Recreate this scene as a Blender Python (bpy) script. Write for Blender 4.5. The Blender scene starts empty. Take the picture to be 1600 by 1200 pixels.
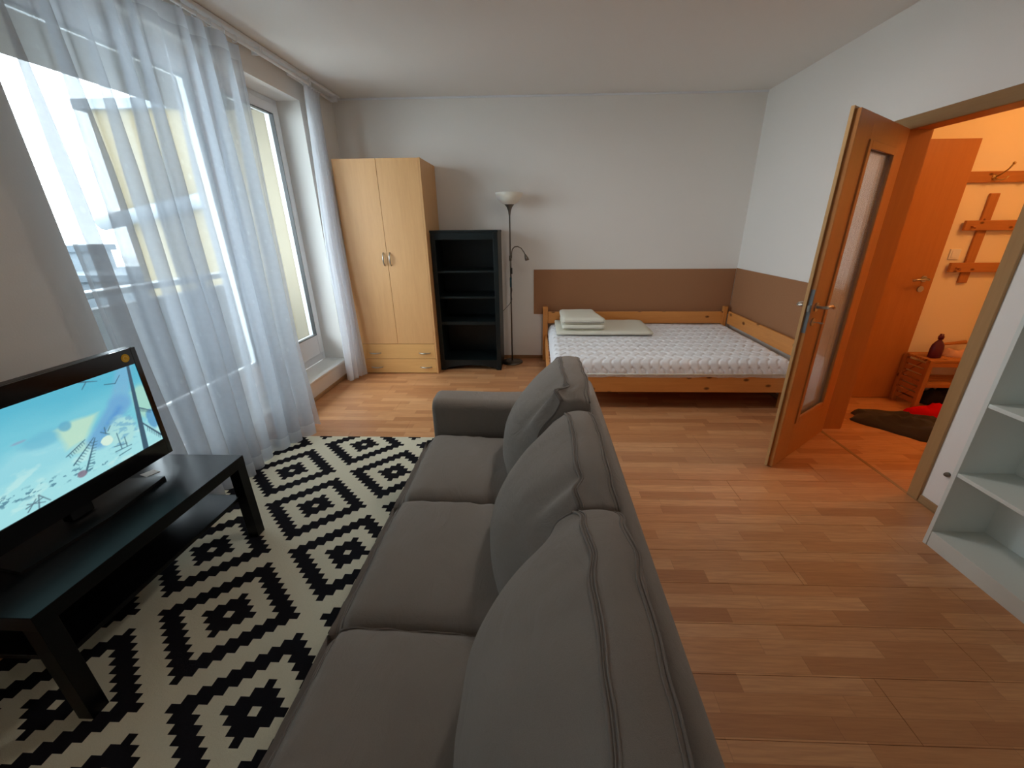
import bpy, bmesh, math, random
import numpy as np
from mathutils import Vector, Matrix, noise
random.seed(7)
PI = math.pi
S = bpy.context.scene
COL = S.collection

# ------------------------------------------------------------------ camera
def cam_axes(yaw, pitch, roll):
    cy, sy = math.cos(yaw), math.sin(yaw)
    f = Vector((sy*math.cos(pitch), cy*math.cos(pitch), -math.sin(pitch)))
    r = Vector((cy, -sy, 0)); d = f.cross(r)
    return math.cos(roll)*r+math.sin(roll)*d, -math.sin(roll)*r+math.cos(roll)*d, f
cr, cd, cf = cam_axes(-.0368, .3718, .0089)
cam = bpy.data.cameras.new('camera'); camo = bpy.data.objects.new('camera', cam); COL.objects.link(camo)
m = Matrix.Identity(4)
for i, v in enumerate((cr, -cd, -cf)):
    for j in range(3): m[j][i] = v[j]
m.translation = Vector((0, 0, 1.45)); camo.matrix_world = m
cam.sensor_width = 36; cam.lens = 36*629.7/1600; cam.shift_x = -17.56/1600; cam.clip_start = .02; cam.clip_end = 300
S.camera = camo

# ------------------------------------------------------------------ world, lights, exposure
w = bpy.data.worlds.new('overcast_sky'); S.world = w; w.use_nodes = True
nt = w.node_tree; bg = nt.nodes['Background']
tc = nt.nodes.new('ShaderNodeTexCoord'); sp = nt.nodes.new('ShaderNodeSeparateXYZ'); cr_ = nt.nodes.new('ShaderNodeValToRGB')
nt.links.new(tc.outputs['Generated'], sp.inputs[0]); nt.links.new(sp.outputs['Z'], cr_.inputs[0]); nt.links.new(cr_.outputs[0], bg.inputs[0])
cr_.color_ramp.elements[0].position = .0; cr_.color_ramp.elements[0].color = (.81, .90, 1, 1)
cr_.color_ramp.elements[1].position = .8; cr_.color_ramp.elements[1].color = (.88, .94, 1, 1)
bg.inputs[1].default_value = 3.1
def area(name, loc, rot, sx, sy, energy, color, portal=False):
    l = bpy.data.lights.new(name, 'AREA'); l.shape = 'RECTANGLE'; l.size = sx; l.size_y = sy; l.energy = energy; l.color = color
    o = bpy.data.objects.new(name, l); COL.objects.link(o); o.location = loc; o.rotation_euler = rot
    if portal: l.cycles.is_portal = True
    return o
area('window_portal', (-2.32, 2.84, 1.33), (0, -PI/2, 0), 2.3, 2.25, 1, (1, 1, 1), True)
area('window_portal', (-2.32, -2.05, 1.5), (0, -PI/2, 0), 1.5, 1.1, 1, (1, 1, 1), True)  # sky portal for the added window behind the camera
HALL_W = 5.6
ROOM_FILL_W = 2.4  # power of the added fill lamp under the room ceiling
vs = S.view_settings
vs.view_transform = 'Standard'; vs.look = 'None'; vs.exposure = 2.1; vs.gamma = 1; vs.use_curve_mapping = False
S.cycles.max_bounces = 10; S.cycles.diffuse_bounces = 6; S.cycles.transparent_max_bounces = 24; S.cycles.transmission_bounces = 8
S.cycles.sample_clamp_indirect = 6; S.cycles.caustics_reflective = False; S.cycles.caustics_refractive = False

# ------------------------------------------------------------------ materials
def lin(c):
    return tuple(((v/255)/12.92 if v/255 <= .04045 else (((v/255)+.055)/1.055)**2.4) for v in c)+(1,)
def mat(name, rgb, rough=.6, metal=0, spec=.5, **kw):
    m = bpy.data.materials.new(name); m.use_nodes = True; b = m.node_tree.nodes['Principled BSDF']
    b.inputs['Base Color'].default_value = lin(rgb); b.inputs['Roughness'].default_value = rough; b.inputs['Metallic'].default_value = metal
    b.inputs['Specular IOR Level'].default_value = spec
    for k, v in kw.items(): b.inputs[k].default_value = v
    return m
class N:
    """small node helper"""
    def __init__(s, m): s.t = m.node_tree; s.b = s.t.nodes.get('Principled BSDF')
    def new(s, t, **kw):
        n = s.t.nodes.new('ShaderNode'+t)
        for k, v in kw.items(): setattr(n, k, v)
        return n
    def link(s, a, b): s.t.links.new(a, b)
    def math(s, op, a, b=None, c=None):
        n = s.new('Math', operation=op)
        for i, v in enumerate((a, b, c)):
            if v is None: continue
            if isinstance(v, (int, float)): n.inputs[i].default_value = v
            else: s.link(v, n.inputs[i])
        return n.outputs[0]
    def mix(s, f, a, b, blend='MIX'):
        n = s.new('MixRGB', blend_type=blend)
        for i, v in enumerate((f, a, b)):
            if isinstance(v, (int, float)): n.inputs[i].default_value = v
            elif isinstance(v, tuple): n.inputs[i].default_value = v
            else: s.link(v, n.inputs[i])
        return n.outputs[0]
    def pos(s, scale=(1, 1, 1), world=False, coord='Object'):
        if world: src = s.new('NewGeometry').outputs['Position']
        else: src = s.new('TexCoord').outputs[coord]
        mp = s.new('Mapping'); mp.inputs['Scale'].default_value = scale; s.link(src, mp.inputs[0]); return mp.outputs[0]
    def noise(s, vec, scale, detail=3, rough=.5, dist=0):
        n = s.new('TexNoise'); n.inputs['Scale'].default_value = scale; n.inputs['Detail'].default_value = detail
        n.inputs['Roughness'].default_value = rough; n.inputs['Distortion'].default_value = dist; s.link(vec, n.inputs[0]); return n.outputs[0]
    def ramp(s, f, stops):
        n = s.new('ValToRGB'); e = n.color_ramp.elements
        while len(e) < len(stops): e.new(.5)
        for q, (p, c) in zip(e, stops): q.position = p; q.color = c
        s.link(f, n.inputs[0]); return n.outputs[0]
    def bump(s, h, strength=.3, dist=.01):
        n = s.new('Bump'); n.inputs['Strength'].default_value = strength; n.inputs['Distance'].default_value = dist
        s.link(h, n.inputs['Height']); s.link(n.outputs[0], s.b.inputs['Normal'])
def wood(name, base, dark, axis='Z', rough=.45, knots=False, amount=.6, knot_scale=5.0):
    m = mat(name, base, rough, spec=.35); n = N(m)
    sc = {'X': (1.2, 14, 14), 'Y': (14, 1.2, 14), 'Z': (14, 14, 1.2)}[axis]
    v = n.pos(sc, world=True)
    g = n.noise(v, 2.2, 5, .6, .6); g2 = n.noise(v, 9, 3, .6)
    f = n.math('MULTIPLY', n.math('ADD', n.math('MULTIPLY', g, .7), n.math('MULTIPLY', g2, .3)), amount*1.4)
    f = n.math('SUBTRACT', f, amount*.35)
    c = n.mix(f, lin(base), lin(dark)); n.b.inputs['Base Color'].default_value = lin(base)
    if knots:
        sx_ = n.new('SeparateXYZ'); n.link(n.new('NewGeometry').outputs['Position'], sx_.inputs[0]); o_ = {'X': 'XYZ', 'Y': 'YXZ', 'Z': 'ZXY'}[axis]
        cb_ = n.new('CombineXYZ'); n.link(n.math('MULTIPLY', sx_.outputs[o_[0]], .55), cb_.inputs[0]); n.link(n.math('ADD', sx_.outputs[o_[1]], sx_.outputs[o_[2]]), cb_.inputs[1])
        vo = n.new('TexVoronoi', voronoi_dimensions='2D'); vo.inputs['Scale'].default_value = knot_scale; n.link(cb_.outputs[0], vo.inputs[0])
        k = n.ramp(vo.outputs['Distance'], [(.0, (1, 1, 1, 1)), (.055, (.8, .8, .8, 1)), (.1, (0, 0, 0, 1))])
        c = n.mix(k, c, lin((95, 50, 22)))
    n.link(c, n.b.inputs['Base Color']); n.bump(g2, .08, .002)
    return m
def plaster(name, rgb):
    m = mat(name, rgb, .9, spec=.15); n = N(m); n.bump(n.noise(n.pos(world=True), 140, 3), .25, .002); return m
def fabric(name, rgb, rgb2, sc=900):
    m = mat(name, rgb, .95, spec=.1); n = N(m); v = n.pos(world=True)
    a = n.noise(v, sc, 2, .6); b = n.noise(v, 9, 3, .5); f = n.math('ADD', n.math('MULTIPLY', a, .75), n.math('MULTIPLY', b, .35))
    n.link(n.mix(f, lin(rgb), lin(rgb2)), n.b.inputs['Base Color'])
    wr_ = n.noise(n.pos((1, .45, 1), world=True), 11, 5, .62, 1.6)
    n.bump(n.math('ADD', n.math('MULTIPLY', a, .2), n.math('MULTIPLY', wr_, 1.3)), .42, .016)
    n.b.inputs['Sheen Weight'].default_value = .15; n.b.inputs['Sheen Roughness'].default_value = .5
    return m
M = {}
M['wall'] = plaster('wall_paint', (236, 232, 226)); M['ceiling'] = plaster('ceiling_paint', (234, 231, 226))
M['hallwall'] = plaster('hall_wall_paint', (238, 226, 200))
M['white'] = mat('white_plastic', (232, 234, 236), .35); M['sill'] = mat('white_sill', (228, 228, 224), .3)
M['whiteboard'] = mat('white_melamine', (218, 222, 216), .4)
M['beech'] = wood('beech_veneer', (222, 172, 116), (196, 142, 88), 'Z', .4, amount=.7)
M['beech_x'] = wood('beech_veneer_across', (224, 176, 112), (198, 144, 84), 'X', .4, amount=.7)
M['pine_x'] = wood('lacquered_pine', (226, 156, 86), (192, 116, 54), 'X', .32, True, .8, 6.5)
M['pine_y'] = wood('lacquered_pine_long', (226, 156, 86), (192, 116, 54), 'Y', .32, True, .8)
M['pine_z'] = wood('lacquered_pine_upright', (220, 150, 80), (186, 110, 50), 'Z', .32, True, .8)
M['hallpine'] = wood('raw_pine', (190, 128, 70), (150, 88, 42), 'X', .5, True, .8, 9)
M['hallpine_z'] = wood('raw_pine_upright', (190, 128, 70), (150, 88, 42), 'Z', .5, True, .8, 9)
M['door'] = wood('door_veneer', (188, 124, 66), (158, 96, 46), 'Z', .38, amount=.6)
M['door_edge'] = wood('door_edge_veneer', (200, 160, 108), (170, 126, 76), 'Z', .45, amount=.6)
M['casing_z'] = wood('casing_oak', (176, 138, 92), (146, 108, 66), 'Z', .45, amount=.8)
M['casing_y'] = wood('casing_oak_long', (160, 124, 82), (134, 98, 60), 'Y', .45, amount=.8)
M['base_x'] = wood('baseboard_oak', (150, 112, 76), (120, 84, 52), 'X', .5); M['base_y'] = wood('baseboard_oak_long', (168, 134, 96), (140, 104, 66), 'Y', .5)
M['sofa'] = fabric('grey_brown_cotton', (154, 145, 137), (132, 124, 117)); M['thread'] = mat('grey_thread', (128, 120, 114), .9)
M['black'] = mat('black_foil', (7, 7, 9), .3, spec=.2); M['black_gloss'] = mat('black_gloss', (6, 6, 8), .12); M['black_matte'] = mat('black_plastic', (12, 12, 14), .4)
M['bookcase'] = wood('dark_green_stain', (17, 27, 28), (10, 16, 18), 'Z', .4)
M['chrome'] = mat('brushed_nickel', (190, 186, 178), .28, 1); M['steel'] = mat('dull_steel', (120, 112, 102), .35, 1)
M['gold'] = mat('aged_nickel', (196, 170, 120), .3, 1)
M['panel'] = mat('brown_hardboard', (143, 105, 76), .75, spec=.2); n = N(M['panel']); v = n.pos(world=True)
n.link(n.mix(n.noise(v, 260, 2), lin((156, 108, 74)), lin((172, 126, 92))), n.b.inputs['Base Color']); n.bump(n.noise(v, 300, 2), .2, .002)
M['foam'] = mat('cream_cotton', (228, 224, 208), .9, spec=.1); n = N(M['foam']); n.bump(n.noise(n.pos(world=True), 60, 3), .3, .006)
M['mattress'] = mat('quilted_white', (240, 240, 243), .85, spec=.15); n = N(M['mattress']); n.bump(n.noise(n.pos(world=True), 70, 3), .2, .004)
M['red'] = mat('red_cloth', (215, 10, 8), .85, spec=.1); M['darkcloth'] = fabric('charcoal_cloth', (74, 66, 60), (50, 44, 40)); M['navy'] = mat('black_cloth', (20, 18, 22), .9)
M['bottle'] = mat('plum_plastic', (92, 24, 52), .3); M['pinkcloth'] = mat('pinkish_cloth', (205, 160, 138), .85)
M['paper'] = mat('paper_white', (205, 203, 196), .6); M['cable'] = mat('grey_cable', (60, 58, 56), .5); M['teal'] = mat('teal_tape', (40, 92, 104), .5)
M['yellow'] = mat('yellow_sticker', (226, 178, 34), .5); M['yellow2'] = mat('pale_sticker', (240, 214, 120), .5)
M['yellowwall'] = plaster('yellow_facade', (112, 100, 72)); M['concrete'] = plaster('pale_concrete', (92, 87, 79)); M['loggia'] = plaster('loggia_render', (150, 140, 122)); M['parapet'] = plaster('pale_parapet', (120, 122, 124))
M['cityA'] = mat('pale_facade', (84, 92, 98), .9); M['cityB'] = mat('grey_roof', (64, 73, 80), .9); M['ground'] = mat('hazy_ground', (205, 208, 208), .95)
M['darkwin'] = mat('dark_glass', (60, 80, 92), .2); M['railgrey'] = mat('grey_rail', (112, 118, 122), .5)
# lamp shade
M['shade'] = mat('opal_glass', (236, 228, 214), .35, spec=.4); M['shade'].node_tree.nodes['Principled BSDF'].inputs['Subsurface Weight'].default_value = .15
# window glass and rippled door glass
g = bpy.data.materials.new('window_glass'); g.use_nodes = True; t = g.node_tree; t.nodes.remove(t.nodes['Principled BSDF'])
tr = t.nodes.new('ShaderNodeBsdfTransparent'); tr.inputs[0].default_value = (.93, .97, .97, 1); gl = t.nodes.new('ShaderNodeBsdfGlossy'); gl.inputs['Roughness'].default_value = .02
mx = t.nodes.new('ShaderNodeMixShader'); mx.inputs[0].default_value = .06
t.links.new(tr.outputs[0], mx.inputs[1]); t.links.new(gl.outputs[0], mx.inputs[2]); t.links.new(mx.outputs[0], t.nodes['Material Output'].inputs[0]); M['glass'] = g
M['ripple'] = mat('rippled_glass', (235, 228, 220), .25); n = N(M['ripple']); n.b.inputs['Transmission Weight'].default_value = .75; n.b.inputs['IOR'].default_value = 1.25
_o = n.t.nodes['Material Output']; _t = n.new('BsdfTransparent'); _m = n.new('MixShader'); _m.inputs[0].default_value = .6; n.link(_t.outputs[0], _m.inputs[1]); n.link(n.b.outputs[0], _m.inputs[2]); n.link(_m.outputs[0], _o.inputs[0])
n.bump(n.noise(n.pos((1, 1, .45), world=True), 55, 2), .35, .01)
# sheer curtain
def sheer(name, alpha, tint):
    m = bpy.data.materials.new(name); m.use_nodes = True; t = m.node_tree; t.nodes.remove(t.nodes['Principled BSDF']); n = N(m)
    tr = n.new('BsdfTransparent'); df = n.new('BsdfDiffuse'); tl = n.new('BsdfTranslucent')
    for q in (df, tl): q.inputs[0].default_value = tint
    a = n.new('MixShader'); a.inputs[0].default_value = .5; n.link(df.outputs[0], a.inputs[1]); n.link(tl.outputs[0], a.inputs[2])
    # small embroidered leaf marks, sparse, plus a woven variation of density
    uv = n.new('TexCoord').outputs['UV']; mp = n.new('Mapping'); mp.inputs['Scale'].default_value = (1, .55, 1); n.link(uv, mp.inputs[0])
    vo = n.new('TexVoronoi'); vo.inputs['Scale'].default_value = 17; n.link(mp.outputs[0], vo.inputs[0])
    k = n.ramp(vo.outputs['Distance'], [(.0, (1, 1, 1, 1)), (.1, (.6, .6, .6, 1)), (.16, (0, 0, 0, 1))])
    f = n.math('ADD', n.math('MULTIPLY', k, .07), n.math('ADD', alpha-.04, n.math('MULTIPLY', n.noise(uv, 30, 3), .08)))
    b = n.new('MixShader'); n.link(f, b.inputs[0]); n.link(tr.outputs[0], b.inputs[1]); n.link(a.outputs[0], b.inputs[2])
    n.link(b.outputs[0], t.nodes['Material Output'].inputs[0]); return m
M['sheer'] = sheer('sheer_white_voile', .57, (.52, .55, .59, 1))
M['sheer_band'] = sheer('sheer_white_voile_double', .76, (.54, .56, .60, 1))
M['sheer_gathered'] = sheer('sheer_white_voile_gathered', .75, (.84, .85, .88, 1))
# laminate planks: three printed strips per board, printed blocks
m = mat('beech_laminate', (190, 135, 90), .33, spec=.45); n = N(m); M['laminate'] = m
P = n.new('NewGeometry').outputs['Position']; sx = n.new('SeparateXYZ'); n.link(P, sx.inputs[0])
row = n.math('FLOOR', n.math('DIVIDE', sx.outputs['Y'], .0643))
wn = n.new('TexWhiteNoise', noise_dimensions='1D'); n.link(row, wn.inputs['W'])
xo = n.math('ADD', n.math('DIVIDE', sx.outputs['X'], .42), n.math('MULTIPLY', wn.outputs['Value'], 7))
blk = n.math('FLOOR', xo)
cv = n.new('CombineXYZ'); n.link(row, cv.inputs[0]); n.link(blk, cv.inputs[1])
w2 = n.new('TexWhiteNoise', noise_dimensions='2D'); n.link(cv.outputs[0], w2.inputs['Vector'])
base = n.ramp(w2.outputs['Value'], [(0, lin((186, 128, 84))), (.35, lin((202, 144, 96))), (.7, lin((212, 155, 106))), (1, lin((220, 166, 118)))])
gv = n.new('Mapping'); gv.inputs['Scale'].default_value = (2.2, 34, 1); n.link(P, gv.inputs[0])
off = n.new('VectorMath', operation='ADD'); n.link(gv.outputs[0], off.inputs[0]); n.link(w2.outputs['Color'], off.inputs[1])
gr = n.noise(off.outputs[0], 3, 5, .6, .4)
col = n.mix(n.math('MULTIPLY', n.math('SUBTRACT', gr, .35), 1.1), base, lin((150, 92, 58)))
fy = n.math('FRACT', n.math('DIVIDE', sx.outputs['Y'], .0643)); fx = n.math('FRACT', xo)
seam = n.math('MAXIMUM', n.math('LESS_THAN', fy, .02), n.math('LESS_THAN', fx, .004))
col = n.mix(n.math('MULTIPLY', seam, .35), col, lin((110, 66, 40)))
n.link(col, n.b.inputs['Base Color']); n.link(n.math('ADD', .27, n.math('MULTIPLY', gr, .14)), n.b.inputs['Roughness'])
# rug: woven stepped diamonds on a grid of cells
m = mat('rug_weave', (225, 220, 195), .95, spec=.05); n = N(m); M['rug'] = m
sx = n.new('SeparateXYZ'); n.link(n.new('NewGeometry').outputs['Position'], sx.inputs[0])
def cellabs(src, c0, u, per, off):
    i = n.math('FLOOR', n.math('ADD', n.math('DIVIDE', n.math('SUBTRACT', src, c0), u), .5+off+per*20))
    i = n.math('MODULO', n.math('ADD', i, per/2), per)
    return n.math('ABSOLUTE', n.math('SUBTRACT', i, per/2))
UX, UY = .332/11, .339/12
dA = n.math('ADD', cellabs(sx.outputs['X'], -1.233, UX, 22, 0), cellabs(sx.outputs['Y'], 1.810, UY, 24, 0))
dB = n.math('ADD', cellabs(sx.outputs['X'], -1.233, UX, 22, 11), cellabs(sx.outputs['Y'], 1.810, UY, 24, 12))
d = n.math('MINIMUM', dA, dB)
b1 = n.math('MULTIPLY', n.math('GREATER_THAN', d, .5), n.math('LESS_THAN', d, 3.5))
b2 = n.math('MULTIPLY', n.math('GREATER_THAN', d, 6.5), n.math('LESS_THAN', d, 9.5))
blk = n.math('ADD', b1, b2)
v = n.pos(world=True); nz = n.noise(v, 500, 2)
cream = n.mix(nz, lin((206, 200, 176)), lin((232, 227, 205))); dark = n.mix(nz, lin((22, 22, 26)), lin((38, 37, 42)))
n.link(n.mix(blk, cream, dark), n.b.inputs['Base Color']); n.bump(n.math('ADD', nz, n.noise(v, 120, 2)), .4, .004)

# ------------------------------------------------------------------ object helpers
def link(o, parent=None, label=None, cat=None, group=None, kind=None):
    COL.objects.link(o)
    if parent: o.parent = parent
    tag(o, label, cat, group, kind); return o
def tag(o, label=None, cat=None, group=None, kind=None):
    for k, v in (('label', label), ('category', cat), ('group', group), ('kind', kind)):
        if v: o[k] = v
    return o
def empty(name, loc, label, cat, group=None, rz=0):
    o = bpy.data.objects.new(name, None); o.empty_display_size = .1; link(o, None, label, cat, group); o.location = loc; o.rotation_euler.z = rz
    bpy.context.view_layer.update(); return o
def fin(name, bm, m, parent=None, smooth=False, **kw):
    me = bpy.data.meshes.new(name); bmesh.ops.recalc_face_normals(bm, faces=bm.faces); bm.to_mesh(me); bm.free()
    ms = m if isinstance(m, (list, tuple)) else [m]
    for q in ms: me.materials.append(M[q] if isinstance(q, str) else q)
    if smooth: me.polygons.foreach_set('use_smooth', [True]*len(me.polygons))
    o = bpy.data.objects.new(name, me); link(o, None, **kw)
    if parent:                                        # parts are modelled in room coordinates
        o.parent = parent; o.matrix_parent_inverse = parent.matrix_world.inverted()
    return o
def B(): return bmesh.new()
def box(bm, x0, x1, y0, y1, z0, z1, bev=0, seg=2, mi=0):
    r = bmesh.ops.create_cube(bm, size=1); vs = r['verts']
    for v in vs: v.co = Vector(((x0+x1)/2+v.co.x*(x1-x0), (y0+y1)/2+v.co.y*(y1-y0), (z0+z1)/2+v.co.z*(z1-z0)))
    fs = list({f for v in vs for f in v.link_faces})
    for f in fs: f.material_index = mi
    if bev:
        es = list({e for v in vs for e in v.link_edges})
        bmesh.ops.bevel(bm, geom=es, offset=bev, segments=seg, affect='EDGES', profile=.5, material=-1)
    return bm
def bx(name, c, m, parent=None, bev=.002, smooth=False, **kw):
    return fin(name, box(B(), *c, bev=bev), m, parent, smooth, **kw)
def tube(bm, pts, r, seg=8, cap=True):
    pts = [Vector(p) for p in pts]; rings = []; prev = None
    for i, p in enumerate(pts):
        d = (pts[min(i+1, len(pts)-1)]-pts[max(i-1, 0)]).normalized()
        a = prev if prev is not None else (Vector((0, 0, 1)) if abs(d.z) < .9 else Vector((1, 0, 0)))
        u = (a-d*a.dot(d)).normalized(); v = d.cross(u); prev = u
        rr = r[i] if isinstance(r, (list, tuple)) else r
        rings.append([bm.verts.new(p+u*math.cos(2*PI*k/seg)*rr+v*math.sin(2*PI*k/seg)*rr) for k in range(seg)])
    for a, b in zip(rings, rings[1:]):
        for k in range(seg): bm.faces.new((a[k], a[(k+1) % seg], b[(k+1) % seg], b[k]))
    if cap: bm.faces.new(rings[0]); bm.faces.new(rings[-1])
    return bm
def lathe(bm, prof, c, seg=32, close=False):
    rings = []
    for r, z in prof:
        rings.append([bm.verts.new((c[0]+r*math.cos(2*PI*k/seg), c[1]+r*math.sin(2*PI*k/seg), c[2]+z)) for k in range(seg)])
    for a, b in zip(rings, rings[1:]):
        for k in range(seg): bm.faces.new((a[k], a[(k+1) % seg], b[(k+1) % seg], b[k]))
    if close: bm.faces.new(rings[0]); bm.faces.new(rings[-1])
    return bm
def prism(bm, pts, z0, z1):
    a = [bm.verts.new((x, y, z0)) for x, y in pts]; b = [bm.verts.new((x, y, z1)) for x, y in pts]; k = len(pts)
    for i in range(k): bm.faces.new((a[i], a[(i+1) % k], b[(i+1) % k], b[i]))
    bm.faces.new(a); bm.faces.new(b); return bm
def struct(name, bm, m, label=None, parent=None): return fin(name, bm, m, parent, kind=None if parent else 'structure', label=label)

# ------------------------------------------------------------------ room shell
XL, XR, YB, YF, ZC = -2.0, 2.15, 4.575, -2.9, 2.62
bm = B(); box(bm, XL-.35, 4.4, YF-.2, YB+.2, -.2, -.008); floor_o = struct('floor', bm, 'base_x', 'beech laminate floor')
me_cache = {}
def plank_piece(x0, x1, y0, y1):
    g_ = .0007; L = round(x1-x0, 4); W = round(y1-y0, 4)
    if (L, W) not in me_cache:
        bm = B(); box(bm, -L/2+g_, L/2-g_, -W/2+g_, W/2-g_, -.008, 0, bev=.0006, seg=1)
        me = bpy.data.meshes.new('plank'); bm.to_mesh(me); bm.free(); me.materials.append(M['laminate']); me_cache[(L, W)] = me
    o = bpy.data.objects.new('plank', me_cache[(L, W)]); COL.objects.link(o); o.location = ((x0+x1)/2, (y0+y1)/2, 0); o.parent = floor_o
rows = int((YB-YF)/.1929)+1
for i in range(rows):
    y0 = YF+i*.1929; y1 = min(y0+.1929, YB)
    x = XL-random.choice((.1, .5, .9, .3, .7)); 
    while x < 2.13:
        x1 = x+1.285; plank_piece(max(x, XL), min(x1, 2.13), y0, y1); x = x1
y0 = 1.0
while y0 < 3.45:
    y1 = min(y0+.1929, 3.45); x = 2.13-random.choice((.1, .5, .8)); xs = 2.15
    while x < 4.2:
        x1 = x+1.285; plank_piece(max(x, xs), min(x1, 4.2), y0, y1); x = x1
    y0 = y1
bm = B(); box(bm, 2.13, 2.15, 1.0, YB, -.008, .0015); struct('trim_1', bm, 'base_y', 'narrow brown seam strip under the doorway')
bm = B(); box(bm, XL-.35, XR+.15, YF-.2, YB+.2, ZC, ZC+.15); struct('ceiling', bm, 'ceiling', 'off-white ceiling')
bm = B(); box(bm, XL-.35, 4.4, YB, YB+.15, -.02, ZC); struct('wall_back', bm, 'wall', 'pale wall behind the bed and wardrobe')
bm = B(); box(bm, XL-.35, XR+.15, YF-.15, YF, -.02, ZC); struct('wall_front', bm, 'wall', 'pale wall behind the camera')
# left wall with the window opening and an added one behind the camera
OY0, OY1, OZ0, OZ1 = 1.74, 3.94, .20, 2.45
bm = B(); box(bm, XL-.3, XL, YF, -2.6, -.02, ZC); box(bm, XL-.3, XL, -1.5, OY0, -.02, ZC); box(bm, XL-.3, XL, -2.6, -1.5, -.02, .875); box(bm, XL-.3, XL, -2.6, -1.5, 2.2, ZC); box(bm, XL-.3, XL, OY1, YB, -.02, ZC); box(bm, XL-.3, XL, OY0, OY1, -.02, OZ0-.025); box(bm, XL-.3, XL, OY0, OY1, OZ1, ZC)
struct('wall_left', bm, 'wall', 'pale window wall')
# right wall with the doorway
DY0, DY1, DZ = 1.985, 2.83, 1.99
bm = B(); box(bm, XR, XR+.15, YF, DY0, -.02, ZC); box(bm, XR, XR+.15, DY1, YB, -.02, ZC); box(bm, XR, XR+.15, DY0, DY1, DZ, ZC)
struct('wall_right', bm, 'wall', 'pale wall with the doorway')
# hall beyond the doorway
HY = 3.455
bm = B(); box(bm, XR+.15, 4.4, HY, HY+.15, -.02, 2.55); struct('wall_hall_back', bm, 'hallwall', 'hall wall carrying the coat racks')
bm = B(); box(bm, 4.2, 4.4, .9, HY, -.02, 2.55); struct('wall_hall_right', bm, 'hallwall', 'far side wall of the hall')
bm = B(); box(bm, XR+.15, 4.4, .85, 1.0, -.02, 2.55); struct('wall_hall_front', bm, 'hallwall', 'near end wall of the hall')
bm = B(); box(bm, XR+.15, 4.4, .85, HY+.15, 2.55, 2.7); struct('ceiling_hall', bm, 'hallwall', 'hall ceiling')
# trims
bm = B(); box(bm, XL, XR, YB-.014, YB, ZC-.016, ZC, bev=.004); struct('trim_2', bm, 'white', 'thin white ceiling bead on the back wall')
bm = B(); box(bm, XL, XR, YB-.012, YB, 0, .035, bev=.003); struct('baseboard_back', bm, 'base_x')
bm = B(); box(bm, XL, XL+.012, YF, YB-.012, 0, .035, bev=.003); struct('baseboard_left', bm, 'base_y')
bm = B(); box(bm, XR-.012, XR, YF, 1.945, 0, .04, bev=.003); box(bm, XR-.012, XR, 2.905, YB-.012, 0, .04, bev=.003); struct('baseboard_right', bm, 'base_y')
bm = B(); box(bm, XR+.15, 2.36, HY-.01, HY, 0, .04); box(bm, 3.17, 4.2, HY-.01, HY, 0, .04, bev=.003); struct('baseboard_hall', bm, 'base_x')

# window
FX0, FX1 = -2.27, -2.20
def window(name, o0, o1, midy, label, OZ0=OZ0, OZ1=OZ1):
    win = empty(name, (XL-.2, (o0+o1)/2, OZ0), None, None); win['kind'] = 'structure'; win['label'] = label
    bm = B(); box(bm, FX0, FX1, o0, o0+.06, OZ0, OZ1, .004); box(bm, FX0, FX1, o1-.055, o1, OZ0, OZ1, .004)
    box(bm, FX0, FX1, o0+.06, o1-.055, OZ0, OZ0+.09, .004); box(bm, FX0, FX1, o0+.06, o1-.055, OZ1-.05, OZ1, .004); box(bm, FX0, FX1, midy-.03, midy+.03, OZ0+.09, OZ1-.05, .004)
    fin('window_frame', bm, 'white', win)
    for a, b in ((o0+.05, midy-.02), (midy+.02, o1-.045)):
        z0, z1 = OZ0+.08, OZ1-.04; w_ = .075; xa, xb = -2.255, -2.18
        bm = B(); box(bm, xa, xb, a, a+w_, z0, z1, .006); box(bm, xa, xb, b-w_, b, z0, z1, .006); box(bm, xa, xb, a+w_, b-w_, z0, z0+.19, .006); box(bm, xa, xb, a+w_, b-w_, z1-w_, z1, .006)
        s_ = fin('sash', bm, 'white', win)
        bm = B(); a2, b2, c2, d2 = a+w_, b-w_, z0+.19, z1-w_; gk = .006
        box(bm, -2.212, -2.178, a2, a2+gk, c2, d2); box(bm, -2.212, -2.178, b2-gk, b2, c2, d2); box(bm, -2.212, -2.178, a2, b2, c2, c2+gk); box(bm, -2.212, -2.178, a2, b2, d2-gk, d2)
        fin('gasket', bm, 'cable', s_, label='dark rubber glazing seal')
        fin('pane', box(B(), -2.222, -2.216, a2, b2, c2, d2), 'glass', s_, label='clear glass')
    bm = B(); box(bm, -2.2, -1.965, o0, o1, OZ0-.025, OZ0, bev=.006); fin('window_sill', bm, 'sill', win)
window('window_1', OY0, OY1, 3.05, 'white two-sash window behind the curtains')
window('fill_window', -2.6, -1.5, -2.05, 'added white two-sash fill window behind the camera', .9, 2.2)  # invented window, lets extra daylight in from behind the camera

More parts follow.
